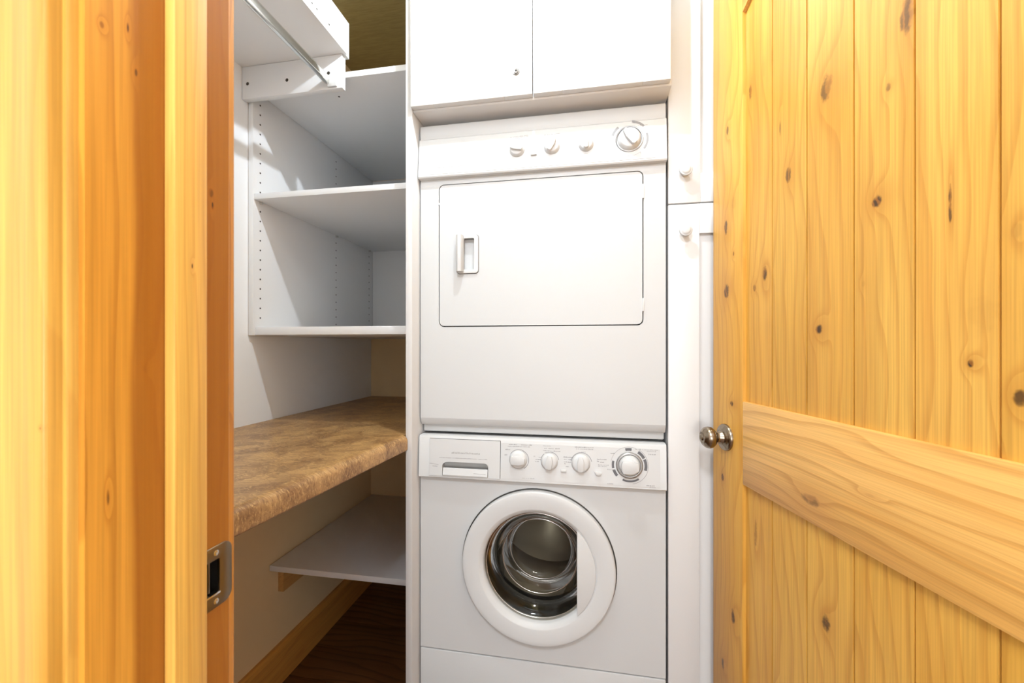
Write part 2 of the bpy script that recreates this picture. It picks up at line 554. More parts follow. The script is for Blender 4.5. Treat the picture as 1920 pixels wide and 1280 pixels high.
# ------------------------------------------------------------------ the open pine door
UX, UY = 0.20993, -0.97772
door = thing('door_1', 'open knotty honey pine door with vertical boards and a wide mid rail', None, (0.3225, 1.118, 0), math.atan2(UY, UX), kind='structure')
KN = [(0.487, 1.628, .012, .035, .75), (0.349, 1.613, .016, .030, .70), (0.443, 1.390, .0105, .0125, .95), (0.259, 1.503, .009, .020, .75),
      (0.334, 1.204, .010, .011, .95), (0.190, 1.324, .009, .020, .85),
      (0.187, 1.760, .014, .03, .30), (0.562, 1.156, .005, .007, 1.0), (0.141, 1.735, .006, .022, .70),
      (0.349, 0.705, .012, .021, .85), (0.160, 0.771, .006, .04, .55), (0.608, 1.121, .009, .013, .85), (0.540, 1.352, .0025, .03, .80),
      (0.604, 1.300, .006, .012, .5), (0.574, 1.212, .02, .03, .30), (0.156, 1.302, .007, .010, .65), (0.236, 1.605, .003, .02, .55),
      (0.460, 1.545, .005, .008, .55), (0.236, 0.47, .007, .014, .8), (0.42, 1.27, .004, .006, .4)]
M['plankwood'] = wood('door board pine', LIGHT, MID, DARK, 'Z', 'X', knots=KN, ref=door, ring=34.0, contrast=0.40)
M['stilewood'] = wood('door stile pine', LIGHT, MID, DARK, 'Z', 'X', knots=[
    (0.061, 1.308, .014, .022, .85), (0.065, 1.689, .006, .013, .65), (0.058, 1.46, .008, .024, .8), (0.090, 1.509, .010, .02, .45),
    (0.083, 1.04, .008, .009, .85), (0.044, 0.855, .006, .011, .95), (0.088, 0.545, .010, .020, .85), (0.090, 1.39, .003, .006, .9), (0.045, 0.40, .008, .02, .8)],
    ref=door, ring=40.0, contrast=0.38)
M['railwood'] = wood('door rail pine', (0.80, 0.46, 0.15), (0.72, 0.385, 0.105), DARK, 'X', 'Z', knots=[(0.905, 0.325, .012, .026, .55), (0.955, 0.44, .003, .012, .5)],
                     ref=door, ring=36.0, contrast=0.40, bulge=0.9)
DW, DT, DH, SW = 0.813, 0.035, 2.080, 0.125
for u0, u1 in ((0, SW), (DW - SW, DW)):
    B('stile', M['stilewood'], door, u0, u1, 0, DT, 0.008, DH, 0.0016, local=True)
B('mid_rail', M['railwood'], door, SW, DW - SW, 0.0, DT, 0.865, 1.051, 0.0016, local=True)
B('bottom_rail', M['railwood'], door, SW, DW - SW, 0.0, DT, 0.008, 0.24, 0.0016, local=True)
# arched top rail
pts = [(DW - SW, DH), (SW, DH)]
cu, half, rise, spring = DW / 2, DW / 2 - SW, 0.075, 1.924
R = (half * half + rise * rise) / (2 * rise)
for k in range(25):
    u = SW + (DW - 2 * SW) * k / 24
    pts.append((u, spring + math.sqrt(max(0, R * R - (u - cu) ** 2)) - (R - rise)))
bm = bmesh.new()
bm_prism(bm, pts, 0, DT, 'Y', bev=0.0012)
new_obj('top_rail', bm, M['railwood'], door, 40, local=True)
edges_u = [SW - 0.006, 0.213, 0.306, 0.4035, 0.497, 0.590, DW - SW + 0.006]
for zz0, zz1 in ((0.235, 0.870), (1.046, 2.060)):
    for u0, u1 in zip(edges_u, edges_u[1:]):
        g0, c0 = 0.0001, 0.0013
        pr = [(u0 + g0, 0.0115), (u0 + c0, 0.0115), (u0 + c0 + 0.0003, 0.0080), (u1 - c0 - 0.0003, 0.0080), (u1 - c0, 0.0115), (u1 - g0, 0.0115), (u1 - g0, 0.027), (u0 + g0, 0.027)]
        bm = bmesh.new()
        bm_prism(bm, pr, zz0, zz1, 'Z')
        new_obj('board', bm, M['plankwood'], door, local=True)
B('backing', M['dark'], door, SW - 0.004, DW - SW + 0.004, 0.0265, 0.0285, 0.24, 2.060, 0, local=True)
for zz in (0.25, 1.05, 1.85):
    bm = bmesh.new()
    bm_lathe(bm, [(0, 0), (0.006, 0), (0.006, 0.09), (0, 0.09)], (DW + 0.006, DT + 0.003, zz), (0, 0, 1), 16)
    new_obj('hinge', bm, M['nickel'], door, 40, local=True)
# knobs: rosette, neck, mushroom knob with a stepped nose
for ysgn, y0 in ((-1, 0.0), (1, DT)):
    bm = bmesh.new()
    bm_lathe(bm, [(0, 0.062), (0.004, 0.0625), (0.0075, 0.0605), (0.0085, 0.0590), (0.0135, 0.0585), (0.0145, 0.0570), (0.0200, 0.0545), (0.0245, 0.0490),
                  (0.0262, 0.0430), (0.0250, 0.0370), (0.0205, 0.0310), (0.0140, 0.0270), (0.0115, 0.0235), (0.0120, 0.0195), (0.0155, 0.0150),
                  (0.0170, 0.0100), (0.0172, 0.004)], (0.058, y0, 0.956), (0, ysgn, 0), 48)
    kb = tag(new_obj('door_knob', bm, M['nickel'], door, 50, local=True), 'dark nickel door knob')
    bm = bmesh.new()
    bm_lathe(bm, [(0.0150, 0.0125), (0.0200, 0.0120), (0.0225, 0.0095), (0.0262, 0.0080), (0.0300, 0.0068), (0.0318, 0.0040), (0.0322, 0.0)], (0.058, y0, 0.956), (0, ysgn, 0), 48)
    rz = new_obj('rosette', bm, M['nickel'], None, 50)
    rz.parent = kb
B('latch_bolt', M['chrome'], door, -0.010, 0.0, 0.011, 0.023, 0.947, 0.965, 0.001, local=True)

# ------------------------------------------------------------------ counter along the left wall
ct = thing('countertop', 'brown mottled laminate countertop along the left wall', 'countertop', (-0.8, 1.1, 0.88))
ZT, ZB = 0.924, 0.880


def front_x(y):
    return -0.529 + (y - 0.543) * (0.040 / 0.567)


bm = bmesh.new()
prof = []        # (inset from the front line, z)
r = 0.017
prof += [(0.020, ZB), (0.006, ZB)]
for k in range(5):
    a = math.radians(-90 + 22.5 * k)
    prof.append((0.006 - 0.006 * math.cos(a) - 0.0, ZB + 0.006 + 0.006 * math.sin(a)))
for k in range(9):
    a = math.radians(90 * k / 8)
    prof.append((r - r * math.cos(a), ZT - r + r * math.sin(a)))
prof[-1] = (r, ZT + 0.0002)
prof += [(0.045, ZT + 0.0002)]
ys = [YF1 + 0.001, 0.5, 0.7, 0.9, 1.0, 1.086]
rings = []
for y in ys:
    rings.append([bm.verts.new((front_x(y) - i, y, z)) for i, z in prof])
for a, b in zip(rings, rings[1:]):
    for k in range(len(prof) - 1):
        bm.faces.new((a[k], a[k + 1], b[k + 1], b[k]))
for rg in (rings[0], rings[-1]):
    bm.faces.new(rg)
bmesh.ops.recalc_face_normals(bm, faces=bm.faces[:])
new_obj('front_edge', bm, M['laminate'], ct, 50)
bm = bmesh.new()
bm_prism(bm, [(XL + 0.001, YF1 + 0.001), (front_x(YF1) - 0.029, YF1 + 0.001), (front_x(1.086) - 0.029, 1.086), (-0.5005, 1.087), (-0.5005, YB - 0.001), (XL + 0.001, YB - 0.001)],
         ZT, ZB + 0.006, 'Z')
new_obj('top', bm, M['laminate'], ct)

# ------------------------------------------------------------------ shelf unit above the counter
su = thing('shelf_unit', 'white built-in shelf unit with peg holes in the alcove above the counter', 'shelf unit', (-0.8, 1.5, 1.21))
YS, YE = 1.140, YB - 0.022
B('side_panel', M['melamine'], su, XL + 0.0008, -1.036, 1.139, YB - 0.002, 1.209, 2.010, 0.0008)
B('back_panel', M['melamine'], su, -1.0355, -0.4985, YB - 0.020, YB - 0.002, 1.209, 1.990, 0)
for z0, z1, y0 in ((1.990, 2.008, 1.139), (1.642, 1.660, 1.142), (1.2105, 1.2355, 1.146)):
    B('shelf', M['melamine'], su, -1.0355, -0.4985, y0, YE, z0, z1, 0.0012)
bm = bmesh.new()
z = 1.266
while z < 1.975:
    if not 1.634 < z < 1.668:
        for y in (1.168, 1.580, 1.850):
            bm_lathe(bm, [(0.0030, 0.0002), (0.0026, 0.0003), (0, 0.0003)], (-1.036, y, z), (1, 0, 0), 8)
    z += 0.0313
hp = new_obj('peg_holes', bm, M['dark'], su)
hp['kind'] = 'stuff'
for y in (1.168, 1.580, 1.850):
    bm = bmesh.new()
    bm_lathe(bm, [(0, 0.009), (0.0045, 0.009), (0.0045, 0)], (-1.036, y, 1.6375), (1, 0, 0), 12)
    new_obj('shelf_pin', bm, M['chrome'], su, 40)
bm = bmesh.new()
bm_lathe(bm, [(0, 0.0004), (0.0035, 0.0004), (0.0035, 0)], (-0.790, 1.222, 1.990), (0, 0, -1), 10)
new_obj('screw_hole', bm, M['dark'], su)

# ------------------------------------------------------------------ low shelf under the counter
ls = thing('low_shelf', 'plain white shelf board on a wooden cleat below the countertop', 'shelf', (-0.8, 1.5, 0.412))
B('board', M['melamine'], ls, XL + 0.003, -0.4985, 1.226, YB - 0.001, 0.412, 0.431, 0.001)
tag(B('cleat', M['cleatwood'], ls, XL - 0.0020, XL + 0.0185, 1.272, YB - 0.001, 0.316, 0.4115, 0.001), 'brown wooden cleat screwed to the wall')

# ------------------------------------------------------------------ hanging shelf, its cleat and the rod
hs = thing('hanging_shelf', 'white wall shelf with an upright front board, above the steel rod at top left', 'shelf', (-0.88, 0.7, 2.046))
B('board', M['melamine'], hs, XL + 0.001, -0.7005, YF1 + 0.001, 1.121, 2.0465, 2.0645, 0)
B('edge_strip', M['cabinet'], hs, -0.7005, -0.6995, YF1 + 0.001, 1.121, 2.0460, 2.0650, 0)
B('front_board', M['melamine'], hs, -0.7360, -0.7200, YF1 + 0.001, 1.167, 2.0650, 2.176, 0.0008)
bm = bmesh.new()
for y in (0.926, 0.958, 0.990, 1.0101, 1.0647):
    bm_lathe(bm, [(0.0026, 0.0002), (0.0022, 0.0003), (0, 0.0003)], (-0.720, y, 2.095), (1, 0, 0), 8)
hp = new_obj('peg_holes', bm, M['dark'], hs)
hp['kind'] = 'stuff'
cl = thing('support_cleat', 'short white board holding the far end of the steel rod', 'cleat', (-0.88, 1.124, 1.945))
B('board', M['melamine'], cl, -1.0535, -0.7115, 1.1150, 1.1335, 1.945, 2.0455, 0.0008)
for x, z in ((-1.034, 1.992), (-0.896, 1.988), (-0.756, 1.993)):
    bm = bmesh.new()
    bm_lathe(bm, [(0.0052, 0.0002), (0.0046, 0.0004), (0, 0.0004)], (x, 1.115, z), (0, -1, 0), 14)
    new_obj('screw_hole', bm, M['dark'], cl)
bm = bmesh.new()
bm_box(bm, -0.7560, -0.7270, 1.1085, 1.1150, 1.9485, 1.9700, 0.001)
new_obj('rod_socket', bm, M['plastic'], cl, 40)
bm = bmesh.new()
rw, rh = 0.0070, 0.0150
ov = [(-0.756 + rw * math.cos(math.radians(a)), 1.9690 + (rh - rw) + rw * math.sin(math.radians(a))) for a in range(0, 181, 15)]
ov += [(-0.756 + rw * math.cos(math.radians(a)), 1.9690 - (rh - rw) + rw * math.sin(math.radians(a))) for a in range(180, 361, 15)]
bm_prism(bm, ov, YF1 + 0.001, 1.1145, 'Y')
rod = new_obj('closet_rod', bm, M['rod'], None, 25)
tag(rod, 'oval polished steel closet rod hung below the white wall shelf', 'rod')

# ------------------------------------------------------------------ end panel between alcove and appliances
ep = B('end_panel', M['cabinet'], None, -0.4975, -0.4785, 1.0885, YB - 0.0005, 0.0005, ZC - 0.001, 0.0010)
tag(ep, 'tall narrow white end panel between the shelf alcove and the washer', 'panel')

# ------------------------------------------------------------------ upper cabinet over the dryer
uc = thing('upper_cabinet', 'white two-door wall cabinet above the dryer', 'cabinet', (-0.13, 1.4, 1.84))
YD = 1.075
B('carcass', M['cabinet'], uc, -0.4775, 0.2175, YD + 0.0200, YB - 0.001, 1.836, ZC - 0.001, 0.001)


def shaker(parent, x0, x1, z0, z1, yf, ls_, rs_, br, tr_, rec=0.008, th=0.0190):
    """door root is an empty child: stiles, rails and a recessed panel under it"""
    d = bpy.data.objects.new('door', None)
    d.location = (0.5 * (x0 + x1), yf, z0)
    COL.objects.link(d)
    put_under(d, parent)
    B('stile', M['cabinet'], d, x0, x0 + ls_, yf, yf + th, z0, z1, 0.0012)
    B('stile', M['cabinet'], d, x1 - rs_, x1, yf, yf + th, z0, z1, 0.0012)
    B('rail', M['cabinet'], d, x0 + ls_, x1 - rs_, yf + 0.0001, yf + th, z0, z0 + br, 0.0010)
    B('rail', M['cabinet'], d, x0 + ls_, x1 - rs_, yf + 0.0001, yf + th, z1 - tr_, z1, 0.0010)
    B('panel', M['cabinet'], d, x0 + ls_ - 0.004, x1 - rs_ + 0.004, yf + rec, yf + rec + 0.006, z0 + br - 0.004, z1 - tr_ + 0.004, 0)
    return d


d1 = shaker(uc, -0.4775, -0.1362, 1.841, 2.42, YD, 0.0665, 0.0760, 0.078, 0.078)
d2 = shaker(uc, -0.1330, 0.2120, 1.841, 2.42, YD, 0.0760, 0.0665, 0.078, 0.078)
bm = bmesh.new()
bm_lathe(bm, [(0, 0.0010), (0.0025, 0.0010), (0.0028, 0.0045), (0.0050, 0.0050), (0.0056, 0.0038), (0.0062, 0.0020), (0.0082, 0.0024), (0.0092, 0.0016), (0.0094, 0)], (-0.179, YD, 1.9035), (0, -1, 0), 32)
lk = tag(new_obj('cabinet_lock', bm, M['ringgrey'], d1, 50), 'small round metal lock')

# ------------------------------------------------------------------ tall cabinet to the right of the appliances
tc = thing('tall_cabinet', 'tall white shaker cabinet with two round knobs beside the washer', 'cabinet', (0.43, 1.5, 0))
YT = 1.145
B('carcass', M['cabinet'], tc, 0.2200, XR - 0.001, YT + 0.0205, YB - 0.001, 0.0005, ZC - 0.001, 0.001)
d3 = shaker(tc, 0.2190, 0.640, 1.5530, 2.42, YT, 0.0805, 0.08, 0.0755, 0.08, rec=0.010)
d4 = shaker(tc, 0.2190, 0.640, 0.09, 1.5495, YT, 0.0780, 0.08, 0.08, 0.0785, rec=0.010)
for d, z in ((d3, 1.6330), (d4, 1.4760)):
    bm = bmesh.new()
    bm_lathe(bm, [(0.0000, 0.0265), (0.0068, 0.0262), (0.0111, 0.0250), (0.0119, 0.0239), (0.0153, 0.0235), (0.0165, 0.0213), (0.0164, 0.0187), (0.0141, 0.0166),
                  (0.0079, 0.0140), (0.0062, 0.0094), (0.0068, 0.0042), (0.0088, 0.0000)], (0.2585, YT, z), (0, -1, 0), 36)
    new_obj('knob', bm, M['plastic'], d, 50)


# ------------------------------------------------------------------ appliance helpers
def ink(bm, y, x0, z0, x1, z1, h, slant=0.0, gap=0.35, seed=0):
    """a line of small illegible print: short strokes of uneven width along a line on the plane y"""
    rr = random.Random(seed)
    n = max(3, int((x1 - x0) / 0.0026))
    for k in range(n):
        if rr.random() < gap * 0.5:
            continue
        f0 = k / n
        f1 = f0 + (rr.uniform(0.45, 0.85)) / n
        hh = h * rr.uniform(0.55, 1.0)
        xa, xb = x0 + (x1 - x0) * f0, x0 + (x1 - x0) * f1
        za = z0 + (z1 - z0) * f0
        vs = [bm.verts.new((xa, y(za), za)), bm.verts.new((xb, y(za), za)), bm.verts.new((xb, y(za + hh), za + hh)), bm.verts.new((xa, y(za + hh), za + hh))]
        bm.faces.new(vs)


def flat_on(bm, pts, y):
    bm.faces.new([bm.verts.new((px, y(pz), pz)) for px, pz in pts])


def knob(parent, x, z, y, r, h, ang, grip_w=0.34, base=1.22, name='knob', dome=False):
    """round control knob with a flared skirt and a raised grip bar turned by ang degrees (0 = upright)"""
    bm = bmesh.new()
    if dome:
        bm_lathe(bm, [(0, h), (r * 0.55, h * 0.99), (r * 0.80, h * 0.92), (r * 0.92, h * 0.75), (r, h * 0.25), (r * base, h * 0.16), (r * base * 1.02, 0)], (x, y, z), (0, -1, 0), 40)
    else:
        bm_lathe(bm, [(0, h * 0.62), (r * 0.72, h * 0.60), (r * 0.86, h * 0.52), (r * 0.94, h * 0.2), (r, h * 0.12), (r * 1.02, 0)], (x, y, z), (0, -1, 0), 40)
    k = new_obj(name, bm, M['plastic'], parent, 50)
    bm = bmesh.new()
    L, W = r * 0.78, r * grip_w
    # a tapered bar: blunt tail, narrower pointing end
    o = [(-W * 0.55, L), (W * 0.55, L), (W, 0.25 * L), (W * 0.9, -L * 0.85), (W * 0.5, -L), (-W * 0.5, -L), (-W * 0.9, -L * 0.85), (-W, 0.25 * L)]
    a = math.radians(ang)
    pts = [(x + px * math.cos(a) + pz * math.sin(a), z - px * math.sin(a) + pz * math.cos(a)) for px, pz in o]
    bm_prism(bm, pts, y - h, y - h * 0.3, 'Y', bev=0.0012)
    new_obj('grip', bm, M['plastic'], k, 40)
    return k


# ------------------------------------------------------------------ dryer
X0, X1, YA = -0.4735, 0.2115, 1.139
dr = thing('dryer', 'white front-loading dryer stacked on top of the washer', 'dryer', (-0.131, 1.45, 0.922))
bm = bmesh.new()
bm_box(bm, X0, X1, YA + 0.022, 1.80, 0.922, 1.812, 0.004)
new_obj('cabinet', bm, M['enamel'], dr, 40)
DX0, DX1, DZ0, DZ1 = -0.4180, 0.1550, 1.2305, 1.6440
bm = bmesh.new()
bm_prism(bm, [(X0, 0.966), (X1, 0.966), (X1, 1.7765), (X0, 1.7765)], YA, YA + 0.0215, 'Y', holes=[rrect(DX0, DX1, DZ0, DZ1, 0.016, 6)])
new_obj('front_panel', bm, M['enamel'], dr, 30)
bm = bmesh.new()   # rolled lower lip under the front panel
bm_prism(bm, [(YA, 0.9659), (YA + 0.0012, 0.960), (YA + 0.006, 0.951), (YA + 0.0105, 0.945), (YA + 0.013, 0.9435), (YA + 0.0215, 0.9435), (YA + 0.0215, 0.9659)], X0, X1, 'X')
new_obj('lower_lip', bm, M['enamel'], dr, 60)
bm = bmesh.new()   # upper band above the console, rounded at the top
bm_prism(bm, [(YA - 0.003, 1.7770), (YA - 0.0045, 1.784), (YA - 0.0040, 1.812), (YA - 0.001, 1.817), (YA + 0.006, 1.819), (YA + 0.0215, 1.819), (YA + 0.0215, 1.7770)], X0 + 0.001, X1 - 0.001, 'X')
new_obj('top_band', bm, M['enamel'], dr, 50)


def ydc(z):   # the dryer console leans back: bottom further out than the top
    return YA - 0.0165 + (z - 1.668) / (1.773 - 1.668) * 0.0095


bm = bmesh.new()
bm_prism(bm, [(YA, 1.6590), (YA - 0.0150, 1.6605), (YA - 0.0172, 1.6640), (ydc(1.668), 1.668), (ydc(1.773), 1.773), (YA - 0.0035, 1.7765), (YA, 1.7765)], X0 - 0.001, X1 + 0.0005, 'X')
con = new_obj('console', bm, M['plastic'], dr, 25)
bm = bmesh.new()
pl = []
for xx0, xx1 in ((-0.4430, 0.1830),):
    vs = [(xx0, 1.6682), (xx1, 1.6682), (xx1, 1.7665), (xx0, 1.7665)]
    f = [bm.verts.new((px, ydc(pz) - 0.0009, pz)) for px, pz in vs]
    b_ = [bm.verts.new((px, ydc(pz) + 0.001, pz)) for px, pz in vs]
    bm.faces.new(f)
    for k in range(4):
        bm.faces.new((f[k], f[(k + 1) % 4], b_[(k + 1) % 4], b_[k]))
bmesh.ops.recalc_face_normals(bm, faces=bm.faces[:])
new_obj('control_fascia', bm, M['plastic'], con)
yk = lambda z: ydc(z) - 0.0012
bm = bmesh.new()
for sd, (x0, z0, x1, z1, h) in enumerate([(-0.4228, 1.6855, -0.2450, 1.6870, 0.0030), (-0.418, 1.6800, -0.365, 1.6805, 0.0016),
                                          (-0.2221, 1.7530, -0.1543, 1.7560, 0.0024), (-0.205, 1.7580, -0.1543, 1.7595, 0.0020), (-0.215, 1.7470, -0.203, 1.7475, 0.0022),
                                          (-0.1099, 1.7555, -0.0660, 1.7565, 0.0024), (-0.0157, 1.7540, -0.0014, 1.7540, 0.0026),
                                          (-0.2270, 1.7260, -0.2120, 1.7260, 0.0030), (-0.2250, 1.7200, -0.2160, 1.7200, 0.0022),
                                          (-0.1560, 1.7265, -0.1450, 1.7265, 0.0022), (-0.140, 1.7130, -0.130, 1.7130, 0.002),
                                          (-0.1150, 1.7420, -0.1070, 1.7420, 0.0022), (0.0180, 1.7420, 0.0260, 1.7420, 0.0020),
                                          (0.0560, 1.6850, 0.0900, 1.6855, 0.0022), (0.1420, 1.6830, 0.1580, 1.6830, 0.0024), (0.140, 1.7590, 0.165, 1.7595, 0.0016),
                                          (0.000, 1.6935, 0.009, 1.6935, 0.002)]):
    ink(bm, yk, x0, z0, x1, z1, h, seed=sd)
new_obj('small_print', bm, M['printpale'], con)['kind'] = 'stuff'
bm = bmesh.new()
for cx, cz, r0, r1, a0, a1 in ((-0.1835, 1.7255, .0262, .0276, -20, 85), (-0.0870, 1.7225, .0262, .0276, -75, -15), (-0.0870, 1.7225, .0262, .0276, 35, 75),
                               (0.0045, 1.7225, .0262, .0274, 10, 75), (0.0045, 1.7225, .0262, .0270, -70, 0)):
    flat_on(bm, arcband(cx, cz, r0, r1, a0, a1), yk)
for r0, r1, a0, a1 in ((.0425, .0490, -72, -38), (.0470, .0530, 8, 48), (.0435, .0490, 72, 128)):
    flat_on(bm, arcband(0.1175, 1.7235, r0, r1, a0, a1), yk)
new_obj('dial_marks', bm, M['print'], con)['kind'] = 'stuff'
bm = bmesh.new()
for r0, r1, a0, a1 in ((.0455, .0461, 130, 250),):
    flat_on(bm, arcband(0.1175, 1.7235, r0, r1, a0, a1, 30), yk)
for x, z in ((-0.440, 1.6705),):
    pass
new_obj('dial_outline', bm, M['print'], con)['kind'] = 'stuff'
knob(con, -0.1845, 1.7215, yk(1.7215), 0.0215, 0.020, -80)
knob(con, -0.0880, 1.7210, yk(1.721), 0.0215, 0.021, 30)
knob(con, 0.0040, 1.7200, yk(1.720), 0.0200, 0.020, 0)
tm = knob(con, 0.1172, 1.7235, yk(1.7235), 0.0300, 0.024, -38, 0.30, name='timer_dial')
bm = bmesh.new()
bm_lathe(bm, [(0.0318, 0.0), (0.0325, 0.0030), (0.0342, 0.0034), (0.0355, 0.0024), (0.0360, 0)], (0.1172, yk(1.7235), 1.7235), (0, -1, 0), 48)
new_obj('dial_ring', bm, M['ringgrey'], tm, 50)
bm = bmesh.new()
bm_prism(bm, [(-0.1470, 1.7045), (-0.1445, 1.7068), (-0.1300, 1.7040), (-0.1290, 1.7008), (-0.1450, 1.7005)], yk(1.7) - 0.006, yk(1.7), 'Y', bev=0.001)
new_obj('lever_switch', bm, M['plastic'], con, 40)

# dryer door in its opening, with handle and hinges
GAP = 0.0030
bm = bmesh.new()
dd_out = rrect(DX0 + GAP, DX1 - GAP, DZ0 + GAP, DZ1 - GAP, 0.0135, 6)
HX0, HX1, HZ0, HZ1 = -0.3630, -0.2985, 1.3835, 1.4935
bm_prism(bm, dd_out, YA - 0.0010, YA + 0.019, 'Y', holes=[rrect(HX0 + 0.010, HX1 - 0.008, HZ0 + 0.008, HZ1 - 0.008, 0.004, 4)])
dd = new_obj('dryer_door', bm, M['enamel'], dr, 30)
B('door_gap', M['seam'], dr, DX0 - 0.002, DX1 + 0.002, YA + 0.0195, YA + 0.0215, DZ0 - 0.002, DZ1 + 0.002, 0)
bm = bmesh.new()   # handle bezel
bm_prism(bm, rrect(HX0, HX1, HZ0, HZ1, 0.009, 5), YA - 0.0060, YA - 0.0008, 'Y', holes=[rrect(HX0 + 0.022, HX1 - 0.012, HZ0 + 0.010, HZ1 - 0.010, 0.004, 4)], bev=0.0012)
hd = new_obj('door_handle', bm, M['plastic'], dd, 40)
bm = bmesh.new()
bm_prism(bm, rrect(HX0 - 0.0007, HX1 + 0.0011, HZ0 - 0.0011, HZ1 + 0.0009, 0.0095, 5), YA - 0.0016, YA - 0.0009, 'Y', holes=[rrect(HX0 + 0.006, HX1 - 0.006, HZ0 + 0.006, HZ1 - 0.006, 0.004, 4)])
new_obj('bezel_gap', bm, M['seam'], hd)
bm = bmesh.new()   # raised pull bar along the bezel's left side
bm_prism(bm, [(HX0 + 0.002, YA - 0.005), (HX0 + 0.004, YA - 0.0215), (HX0 + 0.010, YA - 0.0265), (HX0 + 0.019, YA - 0.0255), (HX0 + 0.0225, YA - 0.019), (HX0 + 0.0225, YA - 0.005)], HZ0 + 0.003, HZ1 - 0.003, 'Z', bev=0.001)
new_obj('pull_bar', bm, M['plastic'], hd, 40)
B('handle_recess', M['plastic'], hd, HX0 + 0.016, HX1 - 0.010, YA + 0.0135, YA + 0.0165, HZ0 + 0.009, HZ1 - 0.009, 0)
for z0, z1 in ((1.569, 1.607), (1.268, 1.303)):
    B('hinge', M['plastic'], dr, DX1 - 0.0035, DX1 + 0.0015, YA - 0.0035, YA + 0.016, z0, z1, 0.0008)
B('door_stop', M['plastic'], dr, DX0 - 0.0008, DX0 + 0.0035, YA - 0.0012, YA + 0.016, 1.585, 1.591, 0.0004)

# ------------------------------------------------------------------ washer
ws = thing('washer', 'white front-loading washer with a round glass porthole', 'washer', (-0.131, 1.45, 0))
bm = bmesh.new()   # four walls and back, open at the porthole
bm_box(bm, X0, X0 + 0.012, YA + 0.022, 1.80, 0.012, 0.9145)
bm_box(bm, X1 - 0.012, X1, YA + 0.022, 1.80, 0.012, 0.9145)
bm_box(bm, X0 + 0.012, X1 - 0.012, YA + 0.022, 1.80, 0.9025, 0.9145)
bm_box(bm, X0 + 0.012, X1 - 0.012, 1.788, 1.80, 0.012, 0.9025)
new_obj('cabinet', bm, M['enamel'], ws)
RX, RZ = -0.1300, 0.5620
bm = bmesh.new()
bm_prism(bm, [(X0, 0.2955), (X1, 0.2955), (X1, 0.7960), (X0, 0.7960)], YA, YA + 0.0215, 'Y', holes=[circ(RX, RZ, 0.178, 64)])
new_obj('front_panel', bm, M['enamel'], ws, 30)
bm = bmesh.new()
bm_box(bm, X0, X1, YA - 0.0015, YA + 0.0215, 0.012, 0.2920, 0.0022)
new_obj('kick_panel', bm, M['enamel'], ws, 40)
B('seam_backing', M['seam'], ws, X0 + 0.001, X1 - 0.001, YA + 0.010, YA + 0.0205, 0.2915, 0.2960, 0)
for fx in (X0 + 0.05, X1 - 0.05):
    for fy in (1.20, 1.74):
        bm = bmesh.new()
        bm_lathe(bm, [(0, 0), (0.02, 0), (0.02, 0.006), (0.008, 0.008), (0.008, 0.02)], (fx, fy, 0), (0, 0, 1), 16)
        new_obj('foot', bm, M['gasket'], ws, 40)


def ywc(z):
    return YA - 0.0165 + (z - 0.800) / 0.112 * 0.0060


gx0, gx1 = -0.4010, -0.2660
wprof = [(YA + 0.0215, 0.7962), (YA + 0.001, 0.7962), (YA - 0.0140, 0.7968), (YA - 0.0168, 0.7995), (ywc(0.803), 0.803), (ywc(0.911), 0.911), (YA - 0.0085, 0.9150), (YA - 0.004, 0.9165), (YA + 0.0215, 0.9165)]
wnotch = wprof[:5] + [(ywc(0.8045), 0.8045), (YA + 0.012, 0.8055), (YA + 0.012, 0.8470), (ywc(0.8480), 0.8480)] + wprof[5:]
bm = bmesh.new()   # solid either side of the drawer grip, hollowed behind it
bm_prism(bm, wprof, X0 + 0.0005, gx0 - 0.002, 'X')
bm_prism(bm, wnotch, gx0 - 0.002, gx1 + 0.002, 'X')
bm_prism(bm, wprof, gx1 + 0.002, X1 - 0.0005, 'X')
wc = new_obj('console', bm, M['plastic'], ws, 25)
yw = lambda z: ywc(z) - 0.0014


def sheet(bm, pts, holes, yfun, th, back=0.0006):
    """thin plate lying on a leaning console: outline in x,z"""
    f0 = len(bm.verts)
    bm_prism(bm, pts, 0.0, 1.0, 'Y', holes=holes)
    bm.verts.ensure_lookup_table()
    for vtx in bm.verts[f0:]:
        yy = yfun(vtx.co.z)
        vtx.co.y = yy - th if vtx.co.y < 0.5 else yy + back
    bmesh.ops.recalc_face_normals(bm, faces=bm.faces[:])


bm = bmesh.new()   # control fascia
sheet(bm, [(-0.2295, 0.8050), (0.1950, 0.8050), (0.1950, 0.9045), (-0.2295, 0.9045)], (), ywc, 0.0010)
new_obj('control_fascia', bm, M['plastic'], wc)
bm = bmesh.new()
grip = [(gx0, 0.8062), (gx1, 0.8062), (gx1, 0.832)] + [(gx1 - 0.012 + 0.012 * math.cos(math.radians(a)), 0.8335 + 0.0115 * math.sin(math.radians(a))) for a in range(15, 91, 15)] + \
       [(gx0 + 0.020 + 0.020 * math.cos(math.radians(a)), 0.8335 + 0.0115 * math.sin(math.radians(a))) for a in range(90, 166, 15)] + [(gx0, 0.832)]
sheet(bm, [(-0.4400, 0.8045), (-0.2325, 0.8045), (-0.2325, 0.9085), (-0.4400, 0.9085)], [grip], ywc, 0.0032)
dw = new_obj('detergent_drawer', bm, M['plastic'], wc, 30)
bm = bmesh.new()
sheet(bm, [(-0.4404, 0.9075), (-0.2318, 0.9075), (-0.2318, 0.9094), (-0.4404, 0.9094)], (), ywc, 0.0012)
sheet(bm, [(-0.2326, 0.8045), (-0.2316, 0.8045), (-0.2316, 0.9074), (-0.2326, 0.9074)], (), ywc, 0.0012)
new_obj('drawer_gap', bm, M['seam'], dw)['kind'] = 'stuff'
bm = bmesh.new()
